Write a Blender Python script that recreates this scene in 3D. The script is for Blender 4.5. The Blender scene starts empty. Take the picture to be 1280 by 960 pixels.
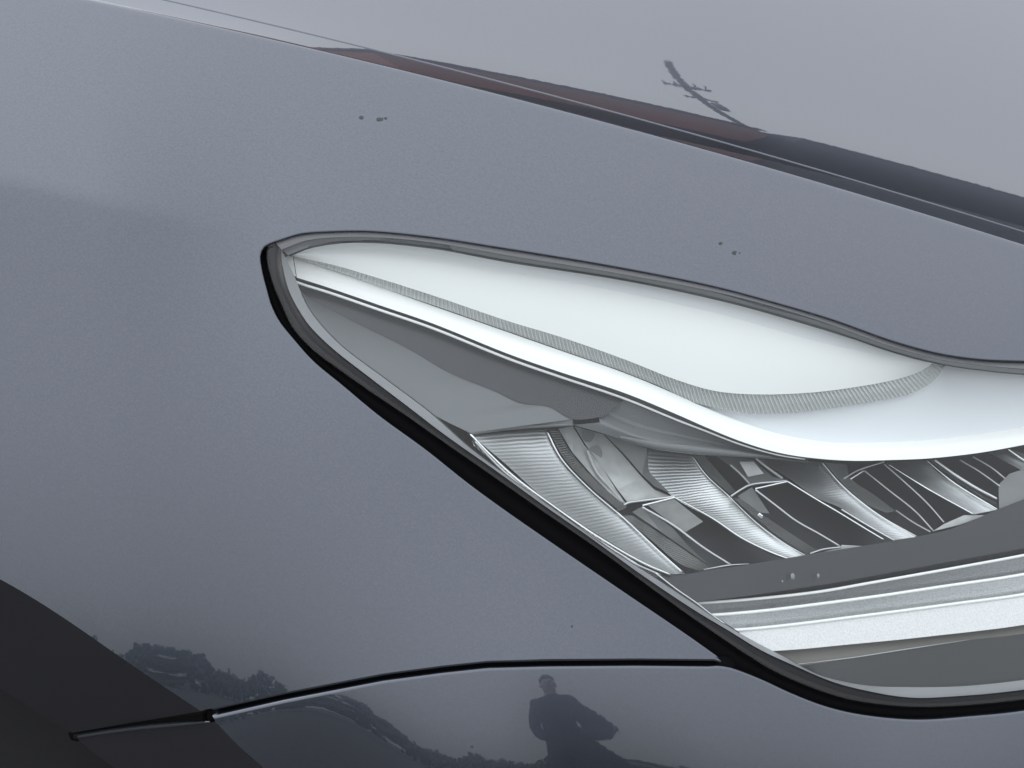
import bpy, bmesh, math, random
import numpy as np
from mathutils import Vector, Matrix
from mathutils.geometry import delaunay_2d_cdt

random.seed(4); np.random.seed(4)
scene = bpy.context.scene

# ------------------------------------------------------------------ camera
W, H = 1280.0, 960.0                      # drawing units of the photograph
DEL = math.radians(30.0)                  # camera looks down by this much
HFOV = math.radians(40.0)
F = (W / 2) / math.tan(HFOV / 2)
DIST = 0.90
TARGET = np.array((0.0, 0.0, 0.76))
FWD = np.array((0.0, math.cos(DEL), -math.sin(DEL)))
UP = np.array((0.0, math.sin(DEL), math.cos(DEL)))
RIGHT = np.array((1.0, 0.0, 0.0))
CAM = TARGET - FWD * DIST
cam_data = bpy.data.cameras.new("camera")
cam = bpy.data.objects.new("camera", cam_data)
scene.collection.objects.link(cam)
cam.location = CAM
cam.rotation_euler = (math.radians(90) - DEL, 0, 0)
cam_data.sensor_fit = 'HORIZONTAL'
cam_data.angle = HFOV
cam_data.clip_start = 0.02
cam_data.clip_end = 900
scene.camera = cam

# ------------------------------------------------------------------ world, sun, exposure
SUN_EL, SUN_AZ = math.radians(40), math.radians(-78)   # azimuth from +Y towards +X
world = bpy.data.worlds.new("World"); scene.world = world
world.use_nodes = True
wn, wl = world.node_tree.nodes, world.node_tree.links
wn.clear()
w_out = wn.new("ShaderNodeOutputWorld"); w_bg = wn.new("ShaderNodeBackground")
w_sky = wn.new("ShaderNodeTexSky"); w_sky.sky_type = 'NISHITA'; w_sky.sun_disc = False
w_sky.sun_elevation = SUN_EL; w_sky.sun_rotation = SUN_AZ
w_sky.air_density = 1.0; w_sky.dust_density = 6.0; w_sky.ozone_density = 1.0
w_hs = wn.new("ShaderNodeHueSaturation"); w_hs.inputs["Saturation"].default_value = 0.22
w_mix = wn.new("ShaderNodeMix"); w_mix.data_type = 'RGBA'
w_mix.inputs["Factor"].default_value = 0.66          # an overcast cloud sheet over the sky, brighter overhead
w_tc = wn.new("ShaderNodeTexCoord"); w_sep = wn.new("ShaderNodeSeparateXYZ")
w_map = wn.new("ShaderNodeMapRange"); w_map.inputs["From Min"].default_value = 0.0; w_map.inputs["From Max"].default_value = 1.0
w_map.inputs["To Min"].default_value = 0.60; w_map.inputs["To Max"].default_value = 1.36
w_mul = wn.new("ShaderNodeVectorMath"); w_mul.operation = 'SCALE'; w_mul.inputs[0].default_value = (12.2, 12.6, 13.3)
wl.new(w_tc.outputs["Generated"], w_sep.inputs[0]); wl.new(w_sep.outputs["Z"], w_map.inputs["Value"])
wl.new(w_map.outputs["Result"], w_mul.inputs["Scale"]); wl.new(w_mul.outputs[0], w_mix.inputs["B"])
wl.new(w_sky.outputs[0], w_hs.inputs["Color"]); wl.new(w_hs.outputs[0], w_mix.inputs["A"])
wl.new(w_mix.outputs["Result"], w_bg.inputs["Color"]); wl.new(w_bg.outputs[0], w_out.inputs["Surface"])
w_bg.inputs["Strength"].default_value = 0.135
sun_d = bpy.data.lights.new("sun", 'SUN'); sun_d.energy = 0.5; sun_d.angle = math.radians(30)
sun_d.color = (1.0, 0.96, 0.9)
sun = bpy.data.objects.new("sun", sun_d); scene.collection.objects.link(sun)
sun.rotation_euler = (-(math.radians(90) - SUN_EL), 0, -SUN_AZ)
vs = scene.view_settings
vs.view_transform = 'Standard'; vs.look = 'None'; vs.exposure = 0.18; vs.gamma = 1.0; vs.use_curve_mapping = False
cy = scene.cycles
cy.max_bounces = 10; cy.transparent_max_bounces = 24; cy.glossy_bounces = 6; cy.diffuse_bounces = 4
cy.caustics_reflective = False; cy.caustics_refractive = False
cy.use_denoising = True

# ------------------------------------------------------------------ materials
MATS = {}
def nodes_of(name):
    m = bpy.data.materials.new(name); m.use_nodes = True
    nt = m.node_tree
    MATS[name] = m
    return m, nt.nodes, nt.links, nt.nodes["Principled BSDF"]

def mat(name, col, rough=0.5, metal=0.0, coat=0.0, vary=0.0, scale=300, bump=0.0, spec=0.5):
    m, n, l, b = nodes_of(name)
    b.inputs["Base Color"].default_value = (*col, 1)
    b.inputs["Roughness"].default_value = rough
    b.inputs["Metallic"].default_value = metal
    b.inputs["Coat Weight"].default_value = coat
    b.inputs["Coat Roughness"].default_value = 0.03
    b.inputs["Specular IOR Level"].default_value = spec
    if vary or bump:
        tc = n.new("ShaderNodeTexCoord"); nz = n.new("ShaderNodeTexNoise")
        nz.inputs["Scale"].default_value = scale; nz.inputs["Detail"].default_value = 5
        l.new(tc.outputs["Object"], nz.inputs["Vector"])
        if vary:
            mx = n.new("ShaderNodeMix"); mx.data_type = 'RGBA'
            mx.inputs["A"].default_value = (*[c * (1 - vary) for c in col], 1)
            mx.inputs["B"].default_value = (*[min(1, c * (1 + vary)) for c in col], 1)
            l.new(nz.outputs["Fac"], mx.inputs["Factor"]); l.new(mx.outputs["Result"], b.inputs["Base Color"])
        if bump:
            bp = n.new("ShaderNodeBump"); bp.inputs["Strength"].default_value = bump
            bp.inputs["Distance"].default_value = 0.0005
            l.new(nz.outputs["Fac"], bp.inputs["Height"]); l.new(bp.outputs[0], b.inputs["Normal"])
    return m

def make_paint(name, col):
    m, n, l, b = nodes_of(name)
    b.inputs["Metallic"].default_value = 0.85
    b.inputs["Roughness"].default_value = 0.26
    b.inputs["Specular Tint"].default_value = (0.80, 0.83, 0.90, 1)   # flakes go dark at a glancing view
    b.inputs["Coat Weight"].default_value = 1.0
    b.inputs["Coat Roughness"].default_value = 0.015
    b.inputs["Coat IOR"].default_value = 1.64
    tc = n.new("ShaderNodeTexCoord")
    v = n.new("ShaderNodeTexVoronoi"); v.inputs["Scale"].default_value = 1500
    l.new(tc.outputs["Object"], v.inputs["Vector"])
    nz = n.new("ShaderNodeTexNoise"); nz.inputs["Scale"].default_value = 650; nz.inputs["Detail"].default_value = 3
    l.new(tc.outputs["Object"], nz.inputs["Vector"])
    sep = n.new("ShaderNodeSeparateColor"); l.new(v.outputs["Color"], sep.inputs[0])
    add = n.new("ShaderNodeMath"); add.operation = 'ADD'
    l.new(sep.outputs[0], add.inputs[0]); l.new(nz.outputs["Fac"], add.inputs[1])
    r = n.new("ShaderNodeValToRGB")
    r.color_ramp.elements[0].position = 0.25; r.color_ramp.elements[1].position = 0.80
    r.color_ramp.elements[0].color = (*[c * 0.90 for c in col], 1)
    r.color_ramp.elements[1].color = (*[c * 1.10 for c in col], 1)
    half = n.new("ShaderNodeMath"); half.operation = 'MULTIPLY'; half.inputs[1].default_value = 0.5
    l.new(add.outputs[0], half.inputs[0]); l.new(half.outputs[0], r.inputs[0])
    l.new(r.outputs[0], b.inputs["Base Color"])
    fm = n.new("ShaderNodeTexNoise"); fm.inputs["Scale"].default_value = 14; fm.inputs["Detail"].default_value = 6
    l.new(tc.outputs["Object"], fm.inputs["Vector"])
    fr_ = n.new("ShaderNodeMapRange"); fr_.inputs["From Min"].default_value = 0.35; fr_.inputs["From Max"].default_value = 0.7
    fr_.inputs["To Min"].default_value = 0.008; fr_.inputs["To Max"].default_value = 0.025
    l.new(fm.outputs["Fac"], fr_.inputs["Value"]); l.new(fr_.outputs["Result"], b.inputs["Coat Roughness"])
    # faint orange peel in the clear coat
    op = n.new("ShaderNodeTexNoise"); op.inputs["Scale"].default_value = 160; op.inputs["Detail"].default_value = 2
    l.new(tc.outputs["Object"], op.inputs["Vector"])
    bp = n.new("ShaderNodeBump"); bp.inputs["Strength"].default_value = 0.010; bp.inputs["Distance"].default_value = 0.001
    l.new(op.outputs["Fac"], bp.inputs["Height"]); l.new(bp.outputs[0], b.inputs["Coat Normal"])
    return m

make_paint("paint", (0.066, 0.0765, 0.098))

def make_lens():
    m, n, l, b = nodes_of("lens")
    out = n["Material Output"]; n.remove(b)
    tr = n.new("ShaderNodeBsdfTransparent"); tr.inputs[0].default_value = (0.97, 0.98, 0.98, 1)
    gl = n.new("ShaderNodeBsdfGlossy"); gl.inputs["Roughness"].default_value = 0.01
    fr = n.new("ShaderNodeFresnel"); fr.inputs["IOR"].default_value = 1.36
    # same Fresnel on both faces of the pane
    geo = n.new("ShaderNodeNewGeometry"); mix = n.new("ShaderNodeMixShader")
    ior = n.new("ShaderNodeMix"); ior.data_type = 'FLOAT'
    ior.inputs["A"].default_value = 1.36; ior.inputs["B"].default_value = 1 / 1.36
    l.new(geo.outputs["Backfacing"], ior.inputs["Factor"]); l.new(ior.outputs["Result"], fr.inputs["IOR"])
    l.new(fr.outputs[0], mix.inputs[0]); l.new(tr.outputs[0], mix.inputs[1]); l.new(gl.outputs[0], mix.inputs[2])
    l.new(mix.outputs[0], out.inputs["Surface"])
make_lens()

def make_striped(name, col, scale, rough=0.28, metal=1.0, strength=0.5, axis=1, dist=0.0006):
    """satin metal with fine flutes across it (UV space)"""
    m, n, l, b = nodes_of(name)
    b.inputs["Metallic"].default_value = metal; b.inputs["Roughness"].default_value = rough
    tc = n.new("ShaderNodeTexCoord"); wv = n.new("ShaderNodeTexWave")
    wv.wave_type = 'BANDS'; wv.bands_direction = 'Y' if axis else 'X'; wv.wave_profile = 'SIN'
    wv.inputs["Scale"].default_value = scale; wv.inputs["Distortion"].default_value = 1.6
    wv.inputs["Detail"].default_value = 1.5; wv.inputs["Detail Scale"].default_value = 0.7
    l.new(tc.outputs["UV"], wv.inputs["Vector"])
    nz = n.new("ShaderNodeTexNoise"); nz.inputs["Scale"].default_value = 5; nz.inputs["Detail"].default_value = 3
    l.new(tc.outputs["UV"], nz.inputs["Vector"])
    mx = n.new("ShaderNodeMix"); mx.data_type = 'RGBA'
    mx.inputs["A"].default_value = (*[c * 0.8 for c in col], 1); mx.inputs["B"].default_value = (*[min(1, c * 1.12) for c in col], 1)
    l.new(nz.outputs["Fac"], mx.inputs["Factor"]); l.new(mx.outputs["Result"], b.inputs["Base Color"])
    bp = n.new("ShaderNodeBump"); bp.inputs["Strength"].default_value = strength; bp.inputs["Distance"].default_value = dist
    l.new(wv.outputs["Fac"], bp.inputs["Height"]); l.new(bp.outputs[0], b.inputs["Normal"])
    return m

def make_speckled(name, col, rough=0.4, metal=0.9):
    m, n, l, b = nodes_of(name)
    b.inputs["Metallic"].default_value = metal; b.inputs["Roughness"].default_value = rough
    tc = n.new("ShaderNodeTexCoord"); nz = n.new("ShaderNodeTexNoise")
    nz.inputs["Scale"].default_value = 900; nz.inputs["Detail"].default_value = 2
    l.new(tc.outputs["Object"], nz.inputs["Vector"])
    mx = n.new("ShaderNodeMix"); mx.data_type = 'RGBA'
    mx.inputs["A"].default_value = (*[c * 0.7 for c in col], 1); mx.inputs["B"].default_value = (*[min(1, c * 1.3) for c in col], 1)
    l.new(nz.outputs["Fac"], mx.inputs["Factor"]); l.new(mx.outputs["Result"], b.inputs["Base Color"])
    bp = n.new("ShaderNodeBump"); bp.inputs["Strength"].default_value = 0.4; bp.inputs["Distance"].default_value = 0.0004
    l.new(nz.outputs["Fac"], bp.inputs["Height"]); l.new(bp.outputs[0], b.inputs["Normal"])
    return m

mat("rubber", (0.0025, 0.0025, 0.003), rough=0.8, spec=0.1)
mat("lens_border", (0.085, 0.086, 0.090), rough=0.3)
mat("lens_border_shaded", (0.013, 0.013, 0.015), rough=0.4)  # same border lower down, its darker reflection put into the colour
mat("lens_flange", (0.30, 0.31, 0.32), rough=0.45)
mat("line", (0.05, 0.05, 0.055), rough=0.5)
mat("diffuser", (0.80, 0.815, 0.795), rough=0.35, coat=0.3)
mat("diffuser_edge", (0.72, 0.745, 0.75), rough=0.35)
mat("rib", (0.62, 0.64, 0.63), rough=0.25, coat=0.5)
mat("strip", (0.96, 0.965, 0.94), rough=0.3, coat=0.3)
mat("shelf", (0.74, 0.77, 0.79), rough=0.4)
mat("chrome", (0.78, 0.79, 0.79), rough=0.12, metal=1.0)
mat("satin_chrome", (0.60, 0.61, 0.61), rough=0.3, metal=1.0, vary=0.08, scale=120)
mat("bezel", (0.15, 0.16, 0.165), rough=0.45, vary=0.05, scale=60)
mat("bezel_dark", (0.035, 0.036, 0.040), rough=0.35)
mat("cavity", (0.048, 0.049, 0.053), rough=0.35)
mat("cavity_panel", (0.16, 0.165, 0.165), rough=0.4, vary=0.1, scale=80)
mat("clear_grey", (0.46, 0.47, 0.46), rough=0.2, vary=0.3, scale=120, coat=0.5)
mat("bar", (0.022, 0.023, 0.026), rough=0.42)
mat("base_panel", (0.022, 0.023, 0.025), rough=0.35)
mat("brown_band", (0.16, 0.15, 0.135), rough=0.45)
mat("housing", (0.012, 0.012, 0.013), rough=0.6)
mat("liner", (0.010, 0.010, 0.011), rough=0.85, bump=0.3, scale=400)
mat("arch_lip_dark", (0.016, 0.016, 0.020), rough=0.5, vary=0.15, scale=900, bump=0.15)  # near-black colour given to the arch lips
mat("chip", (0.045, 0.050, 0.055), rough=0.8, vary=0.3, scale=1500)
mat("drop", (0.16, 0.165, 0.17), rough=0.05, coat=1.0)
make_striped("blade", (0.78, 0.80, 0.80), 15.0, rough=0.42, strength=0.27, dist=0.0004)
make_striped("knurl", (0.66, 0.67, 0.65), 13.0, rough=0.25, strength=1.0, axis=0, dist=0.0012)
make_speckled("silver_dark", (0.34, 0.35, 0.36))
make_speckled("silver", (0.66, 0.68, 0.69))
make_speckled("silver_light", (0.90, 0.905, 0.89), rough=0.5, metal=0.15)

# ------------------------------------------------------------------ curves and body surfaces
def poly(pts, deg):
    p = np.array(pts, float); return np.poly1d(np.polyfit(p[:, 0], p[:, 1], deg))

A_PTS = [(133, 0), (234, 23), (352, 53), (441, 74), (530, 93), (606, 113), (744, 148), (881, 182), (1019, 223), (1156, 268), (1280, 306)]
B_PTS = [(205, 0), (313, 25), (430, 55), (537, 79), (675, 113), (812, 151), (950, 191), (1087, 237), (1280, 287)]
T_PTS = [(441, 66), (558, 81), (675, 103), (812, 134), (936, 161), (1019, 182), (1280, 249)]
yA, yB, yT = poly(A_PTS, 2), poly(B_PTS, 2), poly(T_PTS, 2)

G_PTS = [(-300, 985), (-100, 955), (0, 937), (90, 917), (187, 903), (262, 891), (356, 870), (480, 846), (554, 836), (610, 830), (685, 828),
         (797, 827), (901, 828), (950, 850), (987, 868), (1025, 883), (1062, 893), (1111, 900), (1156, 902), (1212, 898), (1280, 891), (1400, 868), (1600, 815), (1900, 720)]
gx = np.array([p[0] for p in G_PTS], float); gy = np.array([p[1] for p in G_PTS], float)
def yG(x):
    return np.interp(x, gx, gy)
# smoothed twin of the gap line, used only to shape the bumper surface
_xs = np.arange(-700, 2000, 4.0); _k = np.exp(-0.5 * (np.arange(-60, 61) / 18.0) ** 2); _k /= _k.sum()
_gs = np.convolve(np.pad(yG(_xs), 60, mode='edge'), _k, mode='valid')
def yGs(x):
    return np.interp(x, _xs, _gs)

GX = np.arange(-520, 1761, 4.0)
GY = np.arange(-260, 1261, 1.0)
def crest_depth(x):
    t = (x - 250.0) / 1000.0
    return 0.915 + 0.075 * t * t * np.where(t > 0, 1.0, 0.35) + 0.012 * t

C_PTS = [(0, 223), (78, 236), (156, 256), (234, 275), (313, 295)]
yC = poly(C_PTS, 2)

def smooth_profile(xs, ys, sig):
    """smooth curve from a few drawn values"""
    t = np.arange(xs[0] - 300, xs[-1] + 300, 1.0); v = np.interp(t, xs, ys)
    k = np.exp(-0.5 * (np.arange(-3 * sig, 3 * sig + 1) / sig) ** 2); k /= k.sum()
    v = np.convolve(np.pad(v, int(3 * sig), mode='edge'), k, mode='valid')
    return lambda s: np.interp(s, t, v)
SIDE_PROFILE = smooth_profile([-400, 0, 60, 160, 260, 380, 500, 640, 800, 1000, 1300], [72, 66, 63, 57, 49, 42, 36, 30.5, 24, 14, 3], 45)
BUMP_PROFILE = smooth_profile([-50, -8, 0, 6, 14, 40, 100, 200, 400], [31, 30, 29.5, 29, 28, 26, 22, 15, 2], 5)

def theta_side(x, y):
    """surface normal's elevation in degrees on fender and lamp: up at the crest, sideways lower down"""
    s = y - yA(x)
    base = SIDE_PROFILE(s)
    roll = 40.0 * np.exp(-np.clip(s, 0, None) / 2.2)
    t = np.clip((345 - x) / 230.0, 0, 1.0); cx = t * t * (3 - 2 * t)
    d = y - (0.00009 * x * x + 0.1995 * x + 222)
    crease = -12.5 * cx * np.tanh(d / 7.0) * np.exp(-(d / 190.0) ** 2)
    sm = lambda v: np.clip(v, 0, 1) ** 2 * (3 - 2 * np.clip(v, 0, 1))
    low = sm((s - 380) / 330.0) * (13.0 * sm((x - 260) / 460.0) - 1.4) * (1 - sm((x - 860) / 260.0))   # the wing tucks in towards the wheel
    return base + roll + crease + low

EL_T = 22.0
def theta_hood(x, y):
    dl = math.degrees(DEL) + np.degrees(np.arctan((y - 480) / F))
    u = yA(x) - y
    ut = yA(x) - yT(x)
    el = EL_T + (u - ut) * 0.36
    el = np.where(el > EL_T, EL_T + 13.0 * (1 - np.exp(-(el - EL_T) / 13.0)), el)
    el = np.maximum(el, -11)
    th = (180 + dl - el) / 2
    return np.minimum(th, 90 + dl - 3.5)

def theta_bump(x, y):
    s = y - yGs(x)
    t = np.clip((x - 330) / 220.0, 0, 1)
    v = np.clip((x - 620) / 520.0, 0, 1); q = np.clip((640 - x) / 260.0, 0, 1)
    return BUMP_PROFILE(s) + 4.0 * t * t * (3 - 2 * t) + 5.5 * v * v * (3 - 2 * v) - 6.5 * q * q * (3 - 2 * q)

SG = np.arange(-760, 1500, 0.5)            # distance from the start line, so that columns agree with each other
def integrate(theta_fn, y0_fn, w0_fn):
    """depth over the column, walking up and down from the start line"""
    y0 = y0_fn(GX)
    X = np.repeat(GX[:, None], len(SG), 1); Y = y0[:, None] + SG[None]
    ph = np.radians(theta_fn(X, Y)) - DEL
    Yc = (480 - Y) / F
    # d(ln w)/dYc = sin/(cos - Yc sin)
    g = np.sin(ph) / np.maximum(np.cos(ph) - Yc * np.sin(ph), 0.03)
    seg = 0.5 * (g[:, 1:] + g[:, :-1]) * (-0.5 / F)
    cum = np.concatenate([np.zeros((len(GX), 1)), np.cumsum(seg, axis=1)], axis=1)
    c0 = cum[:, int(np.argmin(np.abs(SG)))]
    return w0_fn(GX)[:, None] * np.exp(np.clip(cum - c0[:, None], -1.2, 1.2)), y0_fn

def cubic_w(f):
    return 0.5 * (-f + 2 * f * f - f ** 3), 0.5 * (2 - 5 * f * f + 3 * f ** 3), 0.5 * (f + 4 * f * f - 3 * f ** 3), 0.5 * (-f * f + f ** 3)

def sampler(gy0):
    grid, y0_fn = gy0
    def f(x, y):
        x = np.asarray(x, float); y = np.asarray(y, float)
        s = y - y0_fn(x)
        a = np.clip((x - GX[0]) / 4.0, 1, len(GX) - 2.001); b = np.clip((s - SG[0]) * 2.0, 1, len(SG) - 2.001)
        i = a.astype(int); j = b.astype(int); wa = cubic_w(a - i); wb = cubic_w(b - j)
        r = 0.0
        for p in range(4):
            for q in range(4):
                r = r + grid[i + p - 1, j + q - 1] * wa[p] * wb[q]
        return r
    return f

S_SIDE = sampler(integrate(theta_side, lambda x: yA(x), crest_depth))
S_HOOD = sampler(integrate(theta_hood, lambda x: yA(x), crest_depth))
S_BUMP = sampler(integrate(theta_bump, lambda x: yGs(x), lambda x: S_SIDE(x, yGs(x))))

def P(x, y, d=0.0, S=None):
    S = S or S_SIDE
    x = np.asarray(x, float); y = np.asarray(y, float)
    w = S(x, y) + d
    return CAM + w[..., None] * (FWD + ((x - 640) / F)[..., None] * RIGHT + ((480 - y) / F)[..., None] * UP)

def NRM(x, y, S=None, h=(6.0, 2.0)):
    x = np.asarray(x, float); y = np.asarray(y, float)
    a = P(x + h[0], y, 0, S) - P(x - h[0], y, 0, S); b = P(x, y - h[1], 0, S) - P(x, y + h[1], 0, S)
    n = np.cross(a, b); n /= np.linalg.norm(n, axis=-1, keepdims=True)
    return n

def curve(pts, n=60, ends=True):
    """smooth curve through drawn points, n even samples"""
    p = np.array(pts, float)
    if len(p) == 2:
        t = np.linspace(0, 1, n)[:, None]; return p[0] * (1 - t) + p[1] * t
    q = np.vstack([2 * p[0] - p[1], p, 2 * p[-1] - p[-2]])
    k = np.zeros(len(q)); 
    for i in range(1, len(q)): k[i] = k[i - 1] + max(1e-6, np.linalg.norm(q[i] - q[i - 1])) ** 0.5
    out = []
    for i in range(1, len(q) - 2):
        p0, p1, p2, p3 = q[i - 1:i + 3]; t0, t1, t2, t3 = k[i - 1:i + 3]
        for t in np.linspace(t1, t2, 14, endpoint=False):
            a1 = (t1 - t) / (t1 - t0) * p0 + (t - t0) / (t1 - t0) * p1; a2 = (t2 - t) / (t2 - t1) * p1 + (t - t1) / (t2 - t1) * p2
            a3 = (t3 - t) / (t3 - t2) * p2 + (t - t2) / (t3 - t2) * p3
            b1 = (t2 - t) / (t2 - t0) * a1 + (t - t0) / (t2 - t0) * a2; b2 = (t3 - t) / (t3 - t1) * a2 + (t - t1) / (t3 - t1) * a3
            out.append((t2 - t) / (t2 - t1) * b1 + (t - t1) / (t2 - t1) * b2)
    out.append(p[-1]); out = np.array(out)
    L = np.concatenate([[0], np.cumsum(np.linalg.norm(np.diff(out, axis=0), axis=1))])
    s = np.linspace(0, L[-1], n)
    return np.stack([np.interp(s, L, out[:, 0]), np.interp(s, L, out[:, 1])], axis=1)

# ------------------------------------------------------------------ object helpers
def link(name, me, m, parent):
    o = bpy.data.objects.new(name, me); scene.collection.objects.link(o)
    if m: me.materials.append(MATS[m])
    if parent is not None: o.parent = parent
    return o

ORIGIN = np.zeros(3)
def mesh_obj(name, verts, faces, m, parent, normals=None, smooth=True, uvs=None):
    me = bpy.data.meshes.new(name)
    me.from_pydata([tuple(v) for v in verts], [], [tuple(int(i) for i in f) for f in faces])
    if smooth:
        me.polygons.foreach_set("use_smooth", [True] * len(me.polygons))
    if uvs is not None:
        uv = me.uv_layers.new(name="UVMap")
        li = np.zeros(len(me.loops), int); me.loops.foreach_get("vertex_index", li)
        uv.data.foreach_set("uv", np.asarray(uvs, float)[li].ravel())
    me.update()
    if normals is not None:
        me.normals_split_custom_set_from_vertices([tuple(v) for v in normals])
    return link(name, me, m, parent)

def cdt(loop, interior):
    n = len(loop)
    vs_ = [Vector((float(a), float(b))) for a, b in loop] + [Vector((float(a), float(b))) for a, b in interior]
    ed = [(i, (i + 1) % n) for i in range(n)]
    v, e, f, ov, oe, of = delaunay_2d_cdt(vs_, ed, [], 1, 0.01)
    return np.array([(a.x, a.y) for a in v]), [tuple(t) for t in f], [list(o) for o in ov]

def inside(loop, pts):
    x, y = pts[:, 0], pts[:, 1]; c = np.zeros(len(pts), bool); n = len(loop); j = n - 1
    for i in range(n):
        xi, yi = loop[i]; xj, yj = loop[j]
        hit = ((yi > y) != (yj > y)) & (x < (xj - xi) * (y - yi) / (yj - yi + 1e-12) + xi)
        c ^= hit; j = i
    return c

def away(loop, pts, dmin):
    keep = np.ones(len(pts), bool)
    L = np.asarray(loop)
    for i in range(0, len(pts), 400):
        d = np.min(((pts[i:i + 400, None, :] - L[None]) ** 2).sum(-1), axis=1); keep[i:i + 400] = d > dmin * dmin
    return keep

def panel_data(loop, S, step=14, extra=None, d=0.0, radius=0.0016, depth=0.012, flange=None, hn=(6.0, 2.0)):
    """sheet panel: skin on the body surface, edge rolled over a small radius and turned inward"""
    loop = np.asarray(loop, float)
    x0, y0 = loop.min(0); x1, y1 = loop.max(0)
    g = np.stack(np.meshgrid(np.arange(x0 + step / 2, x1, step), np.arange(y0 + step / 2, y1, step)), -1).reshape(-1, 2)
    g[:, 0] += (np.round((g[:, 1] - y0) / step) % 2) * step * 0.5
    if extra is not None: 
        g = g[away(extra, g, step * 0.5)]; g = np.vstack([g, extra])
    g = g[inside(loop, g)]; g = g[away(loop, g, step * 0.3)]
    v2, faces, _ = cdt(loop, g)
    V = P(v2[:, 0], v2[:, 1], d, S); N = NRM(v2[:, 0], v2[:, 1], S, hn)
    # orient faces to the camera
    fs = []
    for f in faces:
        a, b, c = V[f[0]], V[f[1]], V[f[2]]
        fs.append(f if np.dot(np.cross(b - a, c - a), N[f[0]]) > 0 else f[::-1])
    verts = [V]; norms = [N]; base = len(V)
    # rolled edge
    lp = loop; n = len(lp)
    E = P(lp[:, 0], lp[:, 1], d, S); EN = NRM(lp[:, 0], lp[:, 1], S, hn)
    T = np.roll(E, -1, 0) - np.roll(E, 1, 0); T /= np.maximum(np.linalg.norm(T, axis=1, keepdims=True), 1e-9)
    area = 0.5 * np.sum(lp[:, 0] * np.roll(lp[:, 1], -1) - np.roll(lp[:, 0], -1) * lp[:, 1])
    O = np.cross(T, EN) * (-1 if area > 0 else 1)
    O /= np.maximum(np.linalg.norm(O, axis=1, keepdims=True), 1e-9)
    mask = np.ones(n, bool) if flange is None else np.asarray(flange)
    rings = []; K = 5
    for k in range(K + 1):
        a = math.pi / 2 * k / K
        rings.append((E + O * radius * math.sin(a) - EN * radius * (1 - math.cos(a)), EN * math.cos(a) + O * math.sin(a)))
    rings.append((E + O * radius - EN * (radius + depth), O))
    for (rv, rn) in rings: verts.append(rv); norms.append(rn)
    R = len(rings)
    for r in range(R - 1):
        for i in range(n):
            j = (i + 1) % n
            if not (mask[i] and mask[j]): continue
            q = (base + r * n + i, base + r * n + j, base + (r + 1) * n + j, base + (r + 1) * n + i)
            a, b, c = [np.vstack(verts)[k] for k in ()] if False else (rings[r][0][i], rings[r][0][j], rings[r + 1][0][j])
            nn = np.cross(b - a, c - a)
            fs.append(q if np.dot(nn, rings[r][1][i] + rings[r + 1][1][i]) > 0 else q[::-1])
    return np.vstack(verts), fs, np.vstack(norms)

def strip_data(fn, x0, x1, n, offs, S, hn=(6.0, 0.4), radius=0.0, depth=0.02):
    """even rows beside a line, so that the tight bend along a panel edge stays clean"""
    x = np.linspace(x0, x1, n); y0 = fn(x); rows = []; nr = []
    for o in offs:
        rows.append(P(x, y0 + o, 0, S)); nr.append(NRM(x, y0 + o, S, hn))
    if radius:
        E, EN = rows[0], nr[0]; T = np.gradient(E, axis=0); T /= np.linalg.norm(T, axis=1, keepdims=True)
        O = np.cross(T, EN); O /= np.linalg.norm(O, axis=1, keepdims=True)
        if np.dot(O[n // 2], rows[1][n // 2] - E[n // 2]) > 0: O = -O
        pre = [(E + O * radius - EN * (radius + depth), O)]
        for k in range(5, 0, -1):
            a = math.pi / 2 * k / 5
            pre.append((E + O * radius * math.sin(a) - EN * radius * (1 - math.cos(a)), EN * math.cos(a) + O * math.sin(a)))
        rows = [p[0] for p in pre] + rows; nr = [p[1] for p in pre] + nr
    V = np.vstack(rows); N = np.vstack(nr); fs = []
    for r in range(len(rows) - 1):
        for i in range(n - 1):
            q = (r * n + i, r * n + i + 1, (r + 1) * n + i + 1, (r + 1) * n + i)
            nn = np.cross(V[q[1]] - V[q[0]], V[q[2]] - V[q[0]])
            fs.append(q if np.dot(nn, N[q[0]] + N[q[2]]) > 0 else q[::-1])
    return V, fs, N

def join_data(*ds):
    V, Fc, N, o = [], [], [], 0
    for v, f, n in ds:
        V.append(v); N.append(n); Fc += [tuple(i + o for i in q) for q in f]; o += len(v)
    return np.vstack(V), Fc, np.vstack(N)

def dval(d, n):
    if np.isscalar(d): return np.full(n, float(d))
    d = list(d); return np.interp(np.linspace(0, 1, n), np.linspace(0, 1, len(d)), d)

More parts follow.
